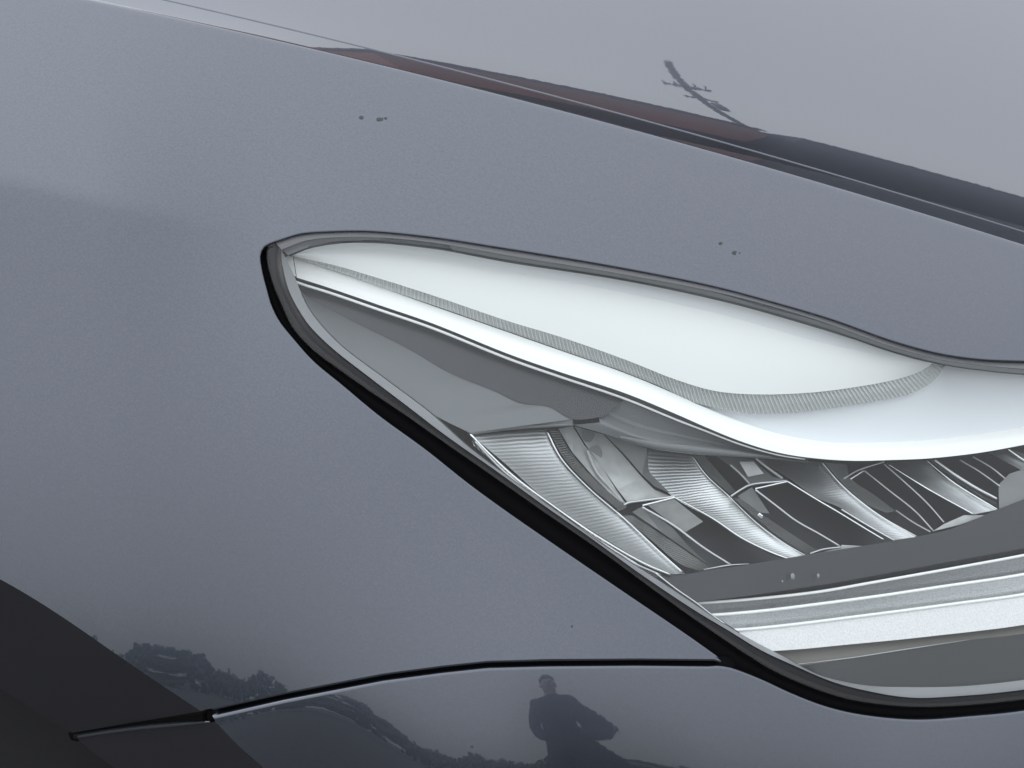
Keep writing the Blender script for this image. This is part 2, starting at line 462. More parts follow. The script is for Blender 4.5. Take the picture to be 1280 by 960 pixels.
def loft(name, rows, m, parent, n=60, sub=4, thick=0.003, S=None, smooth=True, wob=None, label=None, uvs=(1.0, 1.0), byx=False):
    """solid strip spanned by drawn rows [(points, depth behind the outer skin), ...]"""
    C = [curve(p, n) for p, d in rows]
    if byx:                                   # match the rows by their run along the car
        for k, c in enumerate(C):
            f = curve(rows[k][0], 600); xx = np.linspace(f[0, 0], f[-1, 0], n)
            C[k] = np.stack([xx, np.interp(xx, f[:, 0], f[:, 1])], 1)
    D = [dval(d, n) for p, d in rows]
    grid = []
    for k in range(len(rows) - 1):
        for s in range(sub):
            t = s / sub
            grid.append((C[k] * (1 - t) + C[k + 1] * t, D[k] * (1 - t) + D[k + 1] * t))
    grid.append((C[-1], D[-1]))
    if wob is not None:
        grid = [(c, d + wob(i / (len(grid) - 1), np.arange(n))) for i, (c, d) in enumerate(grid)]
    R = len(grid); V = np.vstack([P(c[:, 0], c[:, 1], d, S) for c, d in grid])
    U = np.array([(i / (n - 1) * uvs[0], 1 - r / (R - 1) * uvs[1]) for r in range(R) for i in range(n)])
    dirs = V - CAM; dirs /= np.linalg.norm(dirs, axis=1, keepdims=True)
    Bk = V + dirs * thick; o = len(V)
    fs = []
    for r in range(R - 1):
        for i in range(n - 1):
            q = (r * n + i, (r + 1) * n + i, (r + 1) * n + i + 1, r * n + i + 1)
            fs.append(q)
    a, b, c = V[fs[0][0]], V[fs[0][1]], V[fs[0][2]]
    mid = fs[len(fs) // 2]
    nn = np.cross(V[mid[1]] - V[mid[0]], V[mid[2]] - V[mid[0]])
    if np.dot(nn, CAM - V[mid[0]]) < 0: fs = [f[::-1] for f in fs]
    back = [tuple(k + o for k in f[::-1]) for f in fs]
    # separate wall vertices keep the rim edge crisp
    ring = [i for i in range(n)] + [r * n + n - 1 for r in range(1, R)] + [(R - 1) * n + i for i in range(n - 2, -1, -1)] + [r * n for r in range(R - 2, 0, -1)]
    VV = np.vstack([V, Bk, V[ring], Bk[ring]]); o2 = 2 * o; L = len(ring); side = []
    cen = V.mean(0)
    for i in range(L):
        j = (i + 1) % L
        q = (o2 + i, o2 + j, o2 + L + j, o2 + L + i)
        nn = np.cross(VV[q[1]] - VV[q[0]], VV[q[2]] - VV[q[0]])
        side.append(q if np.dot(nn, VV[q[0]] - cen) > 0 else q[::-1])
    UU = np.vstack([U, U, U[ring], U[ring]])
    ob = mesh_obj(name, VV, fs + back + side, m, parent, None, smooth, UU)
    if label: ob["label"] = label
    return ob

def plate(name, pts, depths, m, parent, thick=0.003, S=None, n=None, smooth=False, label=None):
    """solid flat-ish plate from a drawn outline; depths per outline point"""
    p = np.array(pts, float); d = dval(depths, len(p)) if np.isscalar(depths) else np.array(depths, float)
    if n:
        seg = []; dd = []
        for i in range(len(p)):
            q = p[(i + 1) % len(p)]; e = d[(i + 1) % len(p)]; k = max(1, int(np.linalg.norm(q - p[i]) / n))
            for t in range(k): seg.append(p[i] + (q - p[i]) * t / k); dd.append(d[i] + (e - d[i]) * t / k)
        p, d = np.array(seg), np.array(dd)
    v2, fs, ov = cdt(p, [])
    dm = []
    for q in v2:
        dm.append(d[np.argmin(((p - q) ** 2).sum(1))])
    V = P(v2[:, 0], v2[:, 1], np.array(dm), S)
    out = []
    for f in fs:
        nn = np.cross(V[f[1]] - V[f[0]], V[f[2]] - V[f[0]])
        out.append(f if np.dot(nn, CAM - V[f[0]]) > 0 else f[::-1])
    dirs = V - CAM; dirs /= np.linalg.norm(dirs, axis=1, keepdims=True); o = len(V)
    Bk = V + dirs * thick
    EV = P(p[:, 0], p[:, 1], d, S); ed = EV - CAM; ed /= np.linalg.norm(ed, axis=1, keepdims=True)
    VV = np.vstack([V, Bk, EV, EV + ed * thick]); L = len(p); faces = out + [tuple(k + o for k in f[::-1]) for f in out]
    cen = EV.mean(0)
    for i in range(L):
        j = (i + 1) % L; q = (2 * o + i, 2 * o + j, 2 * o + L + j, 2 * o + L + i)
        nn = np.cross(VV[q[1]] - VV[q[0]], VV[q[2]] - VV[q[0]])
        faces.append(q if np.dot(nn, VV[q[0]] - cen) > 0 else q[::-1])
    ob = mesh_obj(name, VV, faces, m, parent, None, smooth)
    if label: ob["label"] = label
    return ob

def bead(name, pts, d, r, m, parent, n=50, S=None, sides=8, taper=(1, 1), flat=1.0):
    """round moulding along a drawn line; r in metres"""
    c = curve(pts, n); dv = dval(d, n); Q = P(c[:, 0], c[:, 1], dv, S)
    T = np.gradient(Q, axis=0); T /= np.linalg.norm(T, axis=1, keepdims=True)
    vw = CAM - Q; vw /= np.linalg.norm(vw, axis=1, keepdims=True)
    sd = np.cross(T, vw); sd /= np.linalg.norm(sd, axis=1, keepdims=True); nn = np.cross(sd, T)
    if name in ("divider", "blade_edge"): r = r * 0.75
    rr = r * np.interp(np.linspace(0, 1, n), np.linspace(0, 1, len(taper)), taper)
    V = []
    for k in range(sides):
        a = 2 * math.pi * k / sides
        V.append(Q + sd * (rr * math.cos(a))[:, None] + nn * (rr * math.sin(a) * flat)[:, None])
    V = np.stack(V, 1).reshape(-1, 3); fs = []
    for i in range(n - 1):
        for k in range(sides):
            k2 = (k + 1) % sides
            fs.append((i * sides + k, i * sides + k2, (i + 1) * sides + k2, (i + 1) * sides + k))
    fs.append(tuple(range(sides))[::-1]); fs.append(tuple((n - 1) * sides + k for k in range(sides)))
    ob = mesh_obj(name, V, fs, m, parent)
    bm = bmesh.new(); bm.from_mesh(ob.data); bmesh.ops.recalc_face_normals(bm, faces=bm.faces); bm.to_mesh(ob.data); bm.free()
    return ob

# ------------------------------------------------------------------ the setting
def tag(o, label=None, cat=None, group=None, kind=None):
    if label: o["label"] = label
    if cat: o["category"] = cat
    if group: o["group"] = group
    if kind: o["kind"] = kind
    return o

mat("asphalt", (0.075, 0.075, 0.078), rough=0.9, vary=0.3, scale=6)
g = mesh_obj("ground", [(-400, -400, 0), (400, -400, 0), (400, 400, 0), (-400, 400, 0)], [(0, 1, 2, 3)], "asphalt", None, smooth=False)
tag(g, kind="structure")

# things across the lot that the paint mirrors
mat("brick", (0.24, 0.115, 0.095), rough=0.85, vary=0.2, scale=2)
mat("navy_metal", (0.012, 0.012, 0.017), rough=0.6, vary=0.15, scale=0.5)
mat("roof_felt", (0.05, 0.05, 0.052), rough=0.9)
mat("window_glass", (0.02, 0.022, 0.025), rough=0.1)
mat("pole_wood", (0.06, 0.05, 0.045), rough=0.9, vary=0.3, scale=5)
mat("steel_grey", (0.12, 0.125, 0.13), rough=0.6)
mat("leaf", (0.11, 0.14, 0.10), rough=0.7, vary=0.4, scale=8)

def box_mesh(name, x0, x1, y0, y1, z0, z1, m, parent):
    v = [(x, y, z) for z in (z0, z1) for y in (y0, y1) for x in (x0, x1)]
    f = [(0, 2, 3, 1), (4, 5, 7, 6), (0, 1, 5, 4), (2, 6, 7, 3), (0, 4, 6, 2), (1, 3, 7, 5)]
    return mesh_obj(name, v, f, m, parent, smooth=False)

def building(name, label, p, ang, length, height, wall, nwin):
    e = bpy.data.objects.new(name, None); scene.collection.objects.link(e)
    e.location = (p[0], p[1], 0); e.rotation_euler = (0, 0, ang)
    tag(e, label, "building")
    box_mesh("wall", 0, length, 0, 9, 0, height - 0.25, wall, e)
    box_mesh("roof", -0.2, length + 0.2, -0.25, 9.2, height - 0.247, height, "roof_felt", e)
    box_mesh("dark_front", -0.05, length - 0.3, -0.12, 0.02, 0.0, 6.6, "navy_metal", e)  # dark slab added so the lowest mirrored strip turns black
    for k in range(nwin):
        x = 1.2 + (length - 1.2) * (k + 0.5) / nwin
        box_mesh("window", x - 0.7, x + 0.7, -0.16, 0.05, 1.2, 2.6, "window_glass", e)
    box_mesh("door", 0.3, 1.25, -0.17, 0.05, 0.0, 2.1, "steel_grey", e)
    return e
BA = math.radians(25.6)
building("brick_building", "long red brick building mirrored as the brownish band along the bonnet edge", (1.4, 23.2), BA, 11.8, 10.1, "brick", 5)
def metal_shed():
    e = bpy.data.objects.new("metal_shed", None); scene.collection.objects.link(e)
    e.location = (12.2 + 0.6, 28.6 - 1.3, 0); e.rotation_euler = (0, 0, BA)
    tag(e, "long dark navy shed with a sloping end mirrored at the bonnet edge on the right", "building")
    prof = [(-4.8, 0), (-4.8, 4.2), (0.2, 9.6), (27, 9.6), (27, 0)]; n = len(prof)
    v = [(x, 0, z) for x, z in prof] + [(x, 8, z) for x, z in prof]
    f = [tuple(range(n)), tuple(range(2 * n - 1, n - 1, -1))] + [(i, n + i, n + (i + 1) % n, (i + 1) % n) for i in range(n)]
    mesh_obj("wall", v, f, "navy_metal", e, smooth=False)
    box_mesh("roof", 0.2, 27.2, -0.2, 8.2, 9.603, 9.75, "roof_felt", e)
    for k in range(6): box_mesh("roller_door", 2 + 4 * k, 4.8 + 4 * k, -0.05, 0.02, 0.0, 3.4, "steel_grey", e)
metal_shed()

def tube(name, a, b, r0, r1, m, parent, sides=10):
    a, b = Vector(a), Vector(b); z = (b - a).normalized(); x = z.orthogonal().normalized(); y = z.cross(x)
    v = [tuple(a + (x * math.cos(t) + y * math.sin(t)) * r0) for t in np.linspace(0, 2 * math.pi, sides, endpoint=False)]
    v += [tuple(b + (x * math.cos(t) + y * math.sin(t)) * r1) for t in np.linspace(0, 2 * math.pi, sides, endpoint=False)]
    f = [(i, (i + 1) % sides, sides + (i + 1) % sides, sides + i) for i in range(sides)] + [tuple(range(sides))[::-1], tuple(range(sides, 2 * sides))]
    return mesh_obj(name, v, f, m, parent)

def utility_pole(label, az, dist, h, r):
    e = bpy.data.objects.new("utility_pole", None); scene.collection.objects.link(e)
    e.location = (dist * math.sin(az), dist * math.cos(az), 0); e.rotation_euler = (0, 0, -az + 0.35)
    tag(e, label, "utility pole", "utility poles mirrored in the bonnet")
    tube("pole", (0, 0, 0), (0, 0, h), r * 1.25, r * 0.8, "pole_wood", e)
    for z, L in ((h - 2.0, 0.85), (h - 3.2, 0.6)):
        box_mesh("crossarm", -L, L, -0.16, -0.02, z, z + 0.16, "pole_wood", e)
    for x in (-0.75, -0.35, 0.35, 0.75):
        tube("insulator", (x, -0.09, h - 1.84), (x, -0.09, h - 1.58), 0.05, 0.04, "steel_grey", e, 8)
    tube("transformer", (0.38, -0.1, h - 4.2), (0.38, -0.1, h - 3.4), 0.2, 0.2, "steel_grey", e, 12)
    return e
utility_pole("dark utility pole with crossarms mirrored slanting across the bonnet", math.radians(22.6), 36, 18.2, 0.19)

mat("dark_cloth", (0.022, 0.024, 0.032), rough=0.9, vary=0.3, scale=40)
mat("skin", (0.42, 0.26, 0.19), rough=0.55)
mat("dark_hair", (0.015, 0.012, 0.010), rough=0.6)
def person(loc, facing):
    """standing figure, hands in the jacket pockets; one continuous skinned body"""
    J = {"pelvis": (0, 0, .96, .150, .105), "waist": (0, 0, 1.10, .145, .105), "chest": (0, .01, 1.30, .170, .120), "neckbase": (0, .0, 1.47, .085, .075), "neck": (0, .01, 1.53, .055, .058),
         "skull": (0, .02, 1.63, .078, .095), "crown": (0, .015, 1.72, .070, .085)}
    E = [("pelvis", "waist"), ("waist", "chest"), ("chest", "neckbase"), ("neckbase", "neck"), ("neck", "skull"), ("skull", "crown")]
    for sx, nm in ((1, "a"), (-1, "b")):
        J["sh" + nm] = (sx * .19, 0, 1.42, .070, .070); J["el" + nm] = (sx * .245, -.05, 1.15, .056, .056); J["wr" + nm] = (sx * .15, .09, 1.00, .046, .046)
        J["hip" + nm] = (sx * .085, 0, .90, .120, .110); J["kn" + nm] = (sx * .09, .02, .50, .085, .085); J["an" + nm] = (sx * .12, -.01, .09, .045, .045); J["to" + nm] = (sx * .14, .15, .045, .042, .036)
        E += [("chest", "sh" + nm), ("sh" + nm, "el" + nm), ("el" + nm, "wr" + nm), ("pelvis", "hip" + nm), ("hip" + nm, "kn" + nm), ("kn" + nm, "an" + nm), ("an" + nm, "to" + nm)]
    names = list(J); me = bpy.data.meshes.new("person")
    me.from_pydata([J[k][:3] for k in names], [(names.index(a), names.index(b)) for a, b in E], [])
    o = bpy.data.objects.new("person", me); scene.collection.objects.link(o)
    o.modifiers.new("skin", 'SKIN'); sub = o.modifiers.new("sub", 'SUBSURF'); sub.levels = sub.render_levels = 2
    for i, k in enumerate(names):
        sv = me.skin_vertices[0].data[i]; sv.radius = [r * 1.12 for r in J[k][3:5]]; sv.use_root = (k == "pelvis")
    dg = bpy.context.evaluated_depsgraph_get(); ev = bpy.data.meshes.new_from_object(o.evaluated_get(dg))
    o.modifiers.clear(); o.data = ev; ev.name = "person"
    ev.materials.clear(); ev.materials.append(MATS["dark_cloth"]); ev.materials.append(MATS["skin"])
    for p in ev.polygons:
        p.use_smooth = True
        if p.center.z > 1.50: p.material_index = 1
    # hair cap, nose and ears
    bm = bmesh.new(); bmesh.ops.create_uvsphere(bm, u_segments=20, v_segments=12, radius=1)
    for v in list(bm.verts):
        if v.co.z < -0.25 + 0.75 * max(0, v.co.y): bm.verts.remove(v)
    for v in bm.verts: v.co = Vector((v.co.x * .088, .012 + v.co.y * .104, 1.685 + v.co.z * .098))
    hm = bpy.data.meshes.new("hair"); bm.to_mesh(hm); bm.free(); link("hair", hm, "dark_hair", o)
    tube("nose", (0, .105, 1.665), (0, .132, 1.628), .008, .013, "skin", o, 8)
    for sx in (-1, 1): tube("ear", (sx * .078, .01, 1.61), (sx * .086, .0, 1.66), .012, .014, "skin", o, 8)
    for sx in (-1, 1): tube("eye", (sx * .03, .098, 1.655), (sx * .03, .106, 1.655), .010, .006, "dark_hair", o, 8)
    tube("mouth", (-.022, .104, 1.592), (.022, .104, 1.592), .005, .005, "dark_hair", o, 8)
    o.location = loc; o.rotation_euler = (0, 0, facing)
    tag(o, "person in dark clothes mirrored in the bumper below the panel joint", "person")
person((1.22, -2.95, 0), math.radians(22))

def tree_line():
    """far-off wood behind the camera, read only as the soft dark edge of the paint's low reflections"""
    rs = random.Random(11); V = []; Fc = []
    for k in range(9000):
        a = math.radians(rs.uniform(115, 262)); d = rs.uniform(33, 39)
        top = 2.5 + 0.6 * math.sin(a * 17) + 0.3 * math.sin(a * 41 + 1)
        c = Vector((d * math.sin(a), d * math.cos(a), 0.2 + (top + rs.gauss(0, 0.12)) * rs.random() ** 0.6))
        n = Vector((rs.gauss(0, 1), rs.gauss(0, 1), rs.gauss(0, 1))).normalized(); u = n.orthogonal().normalized(); w = n.cross(u)
        l = rs.uniform(0.30, 0.62); b = len(V)
        V += [tuple(c - u * l), tuple(c + w * l * 0.6), tuple(c + u * l), tuple(c - w * l * 0.6)]; Fc.append((b, b + 1, b + 2, b + 3))
    o = mesh_obj("tree_line", V, Fc, "leaf", None, smooth=False)
    tag(o, "far green tree line mirrored faintly low on the fender and bumper", "trees", kind="stuff")
tree_line()

# ------------------------------------------------------------------ the car
car = bpy.data.objects.new("car", None); scene.collection.objects.link(car)
tag(car, "dark grey metallic car seen close at its front corner with a large clear headlight", "car")

# drawn outlines (photo units)
OUT_LOW = [(342, 300), (329, 306), (323, 317), (325, 338), (331, 362), (336, 380), (346, 401), (364, 424), (390, 453), (425, 482), (472, 521), (531, 564), (580, 603), (622, 634), (694, 684),
           (779, 742), (860, 797), (901, 826)]
OUT_LOW2 = [(901, 830), (912, 832), (950, 851), (987, 868), (1025, 883), (1062, 893), (1111, 900), (1156, 902), (1212, 898), (1280, 891), (1400, 868), (1560, 827)]
TOP = [(342, 300), (375, 290), (412, 287), (461, 286.5), (540, 294), (637, 309), (780, 333), (894, 356), (969, 376), (1040, 397), (1119, 425), (1175, 440), (1224, 447), (1280, 449.5), (1400, 452), (1560, 450)]
LENS_LOW = [(342, 301), (336, 309), (335, 321), (338, 340), (345, 361), (353, 380), (367, 409), (390, 435), (425, 461.5), (461, 487), (507, 518), (554, 551), (620, 597), (680, 639), (747, 685), (810, 731),
            (872, 776), (931, 816), (969, 839), (1025, 863), (1062, 874), (1119, 882), (1175, 883), (1280, 874), (1400, 853), (1560, 812)]
RIM_LOW = [(352, 312), (352, 324), (355, 340), (359, 357), (366, 374), (371, 383), (386, 406), (414, 434), (461, 471), (507, 506), (554, 542), (620, 588.5), (676, 629), (735, 670), (800, 717),
           (867, 762), (912, 789), (950, 812), (995, 833), (1040, 852), (1081, 863), (1137, 872), (1200, 870), (1280, 862), (1400, 841), (1560, 802)]
FLG_LOW = [(368, 345), (377, 367), (390, 391), (424, 429), (487, 477), (540, 517), (588, 560), (640, 599), (700, 642), (760, 685), (819, 722), (871, 756), (924, 791), (980, 821), (1025, 844), (1081, 856), (1137, 858),
           (1200, 857), (1280, 849), (1400, 829), (1560, 790)]
RIM_TOP = [(352, 312), (381, 301), (412, 297), (469, 296.5), (540, 303), (637, 319.5), (780, 343), (912, 369), (1025, 401), (1119, 434.5), (1175, 449), (1224, 456), (1280, 461), (1400, 465), (1560, 464)]
FLG_TOP = [(360, 319), (386, 309), (424, 302.5), (469, 302), (540, 309), (637, 326.5), (780, 349), (912, 377), (1025, 409), (1119, 440.5), (1175, 455), (1224, 462.5), (1280, 468), (1400, 473), (1560, 474)]
LENS_TOP = [(x, y + np.interp(x, [342, 900, 1000, 1120, 1280], [1.0, 1.0, 2.0, 4.0, 5.0])) for x, y in TOP]

ARCH = [(-450, 600), (-250, 625), (-100, 675), (0, 724), (45, 750), (94, 782), (150, 821), (206, 859), (251, 889)]
ARCH_B = [(269, 902), (300, 934), (330, 960), (380, 1010), (470, 1120), (540, 1210)]
EDGE = [(-450, 735), (-250, 755), (-100, 808), (0, 861), (49, 892), (90, 916)]
EDGE_B = [(93, 920), (112, 937), (142, 960), (200, 1015), (290, 1120), (360, 1210)]

def seg(fn, x0, x1, n, off=0.0):
    x = np.linspace(x0, x1, n); return np.stack([x, fn(x) + off], 1)

# fender outer skin
a_line = seg(yA, -450, 1740, 201, 12.0)
fe_loop = np.vstack([a_line, curve(TOP, 150)[::-1][:-1], curve(OUT_LOW, 110),
                     seg(yG, 893, 256, 70, -4.8), curve(ARCH, 70)[::-1]])
ex = np.vstack([seg(yA, -445, 1550, 150, o) for o in (19.0, 28.0)])
cr = np.vstack([np.stack([np.linspace(-440, 330, 60), 0.00009 * np.linspace(-440, 330, 60) ** 2 + 0.1995 * np.linspace(-440, 330, 60) + 222 + o], 1) for o in (-24, -12, 0, 12, 24)])
na = len(a_line)
fl = np.ones(len(fe_loop), bool); fl[:na] = False; fl[-71:] = False
fe1 = panel_data(fe_loop, S_SIDE, 13, np.vstack([ex, cr]), flange=fl, hn=(6.0, 1.5))
fe0 = strip_data(yA, -450, 1740, 201, (0, 0.4, 0.8, 1.3, 1.9, 2.7, 3.7, 5.0, 7.0, 9.5, 12.0), S_SIDE)
# inner slope of the crest down to the bonnet joint
fe2 = strip_data(lambda x: yB(x) + 0.9, -450, 1740, 201, (0, 0.0001), S_HOOD, radius=0.001)
n_ = 201; xs_ = np.linspace(-450, 1740, n_); ya_, yb_ = yA(xs_), yB(xs_) + 0.9
rws = [ya_ + (yb_ - ya_) * t for t in np.linspace(0, 1, 9)]
fe3 = (np.vstack([P(xs_, r, 0, S_HOOD) for r in rws]),
       [(r * n_ + i, r * n_ + i + 1, (r + 1) * n_ + i + 1, (r + 1) * n_ + i) for r in range(8) for i in range(n_ - 1)],
       np.vstack([NRM(xs_, r, S_HOOD, (8.0, 1.0)) for r in rws]))
fj = join_data(fe0, fe1, fe2, fe3)
fender = mesh_obj("fender", fj[0], fj[1], "paint", car, fj[2])

# bonnet
ho_loop = np.vstack([seg(yB, -450, 1740, 201, -40.0), np.stack([np.linspace(1740, -450, 80), np.full(80, -240.0)], 1)])
flh = np.ones(len(ho_loop), bool); flh[:201] = False
bo1 = panel_data(ho_loop, S_HOOD, 15, None, radius=0.0012, depth=0.02, flange=flh, hn=(8.0, 3.0))
bo0 = strip_data(yB, -450, 1740, 201, [-1.2 - 38.8 * t for t in np.linspace(0, 1, 16) ** 1.3], S_HOOD, hn=(8.0, 1.5), radius=0.0011)
bo = join_data(bo0, bo1)
bonnet = mesh_obj("bonnet", bo[0], bo[1], "paint", car, bo[2])

# front bumper
bu_loop = np.vstack([seg(yG, 268, 886, 80, 9.0), curve([(897, 836), (912, 838), (950, 852), (987, 869), (1025, 884), (1062, 894), (1111, 901), (1156, 903), (1212, 899), (1280, 892), (1400, 869), (1560, 828)], 80),
                     np.stack([np.full(30, 1560.0), np.linspace(840, 1210, 30)], 1), np.stack([np.linspace(1550, 545, 60), np.full(60, 1210.0)], 1), curve(ARCH_B, 40)[::-1]])
flb = np.ones(len(bu_loop), bool); flb[-41:] = False
exb = np.vstack([seg(yG, 280, 900, 80, o + 9.0) for o in (3, 6, 10, 16)])
bp_ = panel_data(bu_loop, S_BUMP, 14, exb, flange=flb, radius=0.0022, hn=(6.0, 1.5))
bumper = mesh_obj("front_bumper", *bp_[:2], "paint", car, bp_[2])

# wheel arch lips (turned under the arch) and liner
def lip(name, crease, edge, S, parent, dz, n=60):
    c, e = curve(crease, n), curve(edge, n)
    rows = []
    for t, dd in ((0, 0), (0.03, 0.0025), (0.5, dz * 0.55), (1.0, dz)):
        q = c * (1 - t) + e * t
        base = P(c[:, 0], c[:, 1], 0, S)
        w = S(c[:, 0], c[:, 1]) + dd
        rows.append(CAM + w[:, None] * (FWD + ((q[:, 0] - 640) / F)[:, None] * RIGHT + ((480 - q[:, 1]) / F)[:, None] * UP))
    rows.append(rows[-1].copy())
    w = S(c[:, 0], c[:, 1]) + dz + 0.02; q = e
    rows.append(CAM + w[:, None] * (FWD + ((q[:, 0] - 640) / F)[:, None] * RIGHT + ((480 - q[:, 1]) / F)[:, None] * UP))
    V = np.vstack(rows); fs = []
    for r in (0, 1, 2, 4):
        for i in range(n - 1):
            q = (r * n + i, r * n + i + 1, (r + 1) * n + i + 1, (r + 1) * n + i)
            nn = np.cross(V[q[1]] - V[q[0]], V[q[2]] - V[q[0]])
            fs.append(q if r == 4 or np.dot(nn, CAM - V[q[0]]) > 0 else q[::-1])
    return mesh_obj(name, V, fs, "arch_lip_dark", parent)
lip("arch_lip", ARCH, EDGE, S_SIDE, fender, 0.09)
lip("arch_lip", ARCH_B, EDGE_B, S_BUMP, bumper, 0.09)
loft("wheel_arch_liner", [([(-450, 725), (-250, 745), (-100, 798), (0, 851), (49, 882), (93, 912), (142, 950), (200, 1005), (290, 1110), (360, 1200)], 0.22),
                          ([(-470, 860), (-270, 890), (-130, 940), (-50, 985), (-10, 1010), (30, 1040), (60, 1080), (100, 1120), (160, 1180), (230, 1240)], 0.20),
                          ([(-500, 1200), (-350, 1210), (-200, 1220), (-150, 1230), (-100, 1235), (-60, 1240), (-20, 1245), (20, 1250), (60, 1255), (120, 1260)], 0.30)], "liner", car, n=50, sub=4, thick=0.01)
def lip_edge():
    """rolled top edge of the bumper where it turns under the arch"""
    q = curve([(94, 920.5), (140, 913.5), (187, 908), (262, 902.2)], 30); t = np.linspace(1, 0, 30)
    dd = S_BUMP(np.array(269.), np.array(902.)) + 0.09 * t - S_BUMP(q[:, 0], q[:, 1])
    bead("joint_strip", [(a, b - 3.5) for a, b in q], list(dd + 0.014), 0.0050, "rubber", bumper, n=30, S=S_BUMP)
    return bead("lip_edge", q, list(dd - 0.0015), 0.0015, "paint", bumper, n=30, S=S_BUMP, taper=(1, 1, 1, 0.9, 0.3))
lip_edge()
# dark body behind the panel joints
bead("joint_strip", [(262, 895), (356, 874), (480, 850), (554, 840), (610, 835), (685, 833), (797, 832), (912, 832)], 0.013, 0.007, "rubber", car, n=60)
bead("joint_strip", [(x, float(yB(x))) for x in (-450, -200, 0, 300, 600, 900, 1200, 1560)], 0.060, 0.010, "rubber", car, n=60, S=S_HOOD)

box_mesh("inner_baffle", -0.62, 0.50, 0.34, 0.36, 0.02, 0.66, "liner", car)  # unseen walls added to keep the sky out of the lip reflections
box_mesh("inner_baffle", -0.64, -0.62, -0.10, 0.36, 0.02, 0.80, "liner", car)

# paint chips
def chip(x, y, rx, ry, parent, S):
    n = 11; pts = []
    for k in range(n):
        a = 2 * math.pi * k / n; r = random.uniform(0.65, 1.1)
        pts.append((x + rx * r * math.cos(a), y + ry * r * math.sin(a)))
    return plate("paint_chip", pts, -0.00025, "chip", parent, thick=0.0004, S=S)
for (x, y, rx, ry) in ((452, 147, 3.4, 2.6), (475.5, 149, 5.0, 2.8), (482, 147.5, 2.0, 1.6), (901, 304, 2.4, 2.0), (918, 316, 3.4, 3.0), (925, 316, 1.0, 1.0), (715, 783, 1.5, 1.6)):
    chip(x, y, rx, ry, fender, S_SIDE)
chip(590, 934, 2.0, 1.2, bumper, S_BUMP)

# ------------------------------------------------------------------ headlight: housing with everything inside
LT, LL = curve(LENS_TOP, 150), curve(LENS_LOW, 190)
lens_loop = np.vstack([LT[::-1], LL[1:]])
def housing():
    lp = lens_loop[::2]; rings = []
    for dd, sc in ((0.006, 1.0), (0.05, 0.995), (0.15, 0.97)):
        c = lp.mean(0); q = c + (lp - c) * sc
        rings.append(P(q[:, 0], q[:, 1], dd))
    n = len(lp); V = np.vstack(rings); fs = []
    for r in range(2):
        for i in range(n):
            j = (i + 1) % n; fs.append((r * n + i, r * n + j, (r + 1) * n + j, (r + 1) * n + i))
    fs.append(tuple(2 * n + i for i in range(n)))
    return mesh_obj("headlight", V, fs, "housing", car)
HL = housing()
HL["label"] = "large clear headlight with white light guide, chrome reflector blades and silver lower steps"

# clear outer lens
ld = panel_data(lens_loop, S_SIDE, 14, None, d=0.0012, radius=0.0012, depth=0.004)
li = panel_data(lens_loop, S_SIDE, 20, None, d=0.0042, radius=0.0003, depth=0.0006, flange=np.zeros(len(lens_loop), bool))
lens = mesh_obj("lens", ld[0], ld[1], "lens", HL, ld[2])
mesh_obj("lens_inner_face", li[0], [f[::-1] for f in li[1]], "lens", HL, -li[2])

# black rubber seal in the gap
loft("rubber_seal", [(OUT_LOW[:-1] + OUT_LOW2[1:], 0.012), ([((a[0] + b[0]) / 2, (a[1] + b[1]) / 2) for a, b in zip(curve(OUT_LOW[:-1] + OUT_LOW2[1:], 40), curve(LENS_LOW, 40))], 0.010), (LENS_LOW, 0.012)], "rubber", HL, n=150, sub=2, thick=0.012)
loft("rubber_seal", [([(x, y - 2) for x, y in TOP], 0.014), ([(x, y + 4) for x, y in LENS_TOP], 0.014)], "rubber", HL, n=120, sub=1, thick=0.008)

# dark border printed round the lens edge, pale moulded flange inside it
loft("lens_border", [([(x - 0.3, y + 0.6) for x, y in LENS_LOW], 0.0105), (LENS_LOW, 0.0085), ([((a[0] + b[0]) / 2, (a[1] + b[1]) / 2) for a, b in zip(curve(LENS_LOW, 40), curve(RIM_LOW, 40))], 0.0030), (RIM_LOW, 0.0004)], "lens_border_shaded", HL, n=160, sub=2, thick=0.002)
loft("lens_border", [(LENS_TOP, 0.0030), (RIM_TOP, 0.0003)], "lens_border", HL, n=140, sub=2, thick=0.002, byx=True)
loft("lens_flange", [(RIM_LOW, 0.0070), (FLG_LOW, 0.016)], "lens_flange", HL, n=160, sub=2, thick=0.002)
loft("lens_flange", [(RIM_TOP, 0.0070), (FLG_TOP, 0.014)], "lens_flange", HL, n=140, sub=2, thick=0.002, byx=True)
bead("flange_seam", FLG_LOW[1:13], 0.0155, 0.00035, "line", HL, n=110, sides=6)
bead("flange_seam", FLG_LOW[14:], 0.0155, 0.00035, "line", HL, n=110, sides=6)
bead("flange_seam", FLG_TOP[1:], 0.0135, 0.00045, "line", HL, n=110, sides=6)

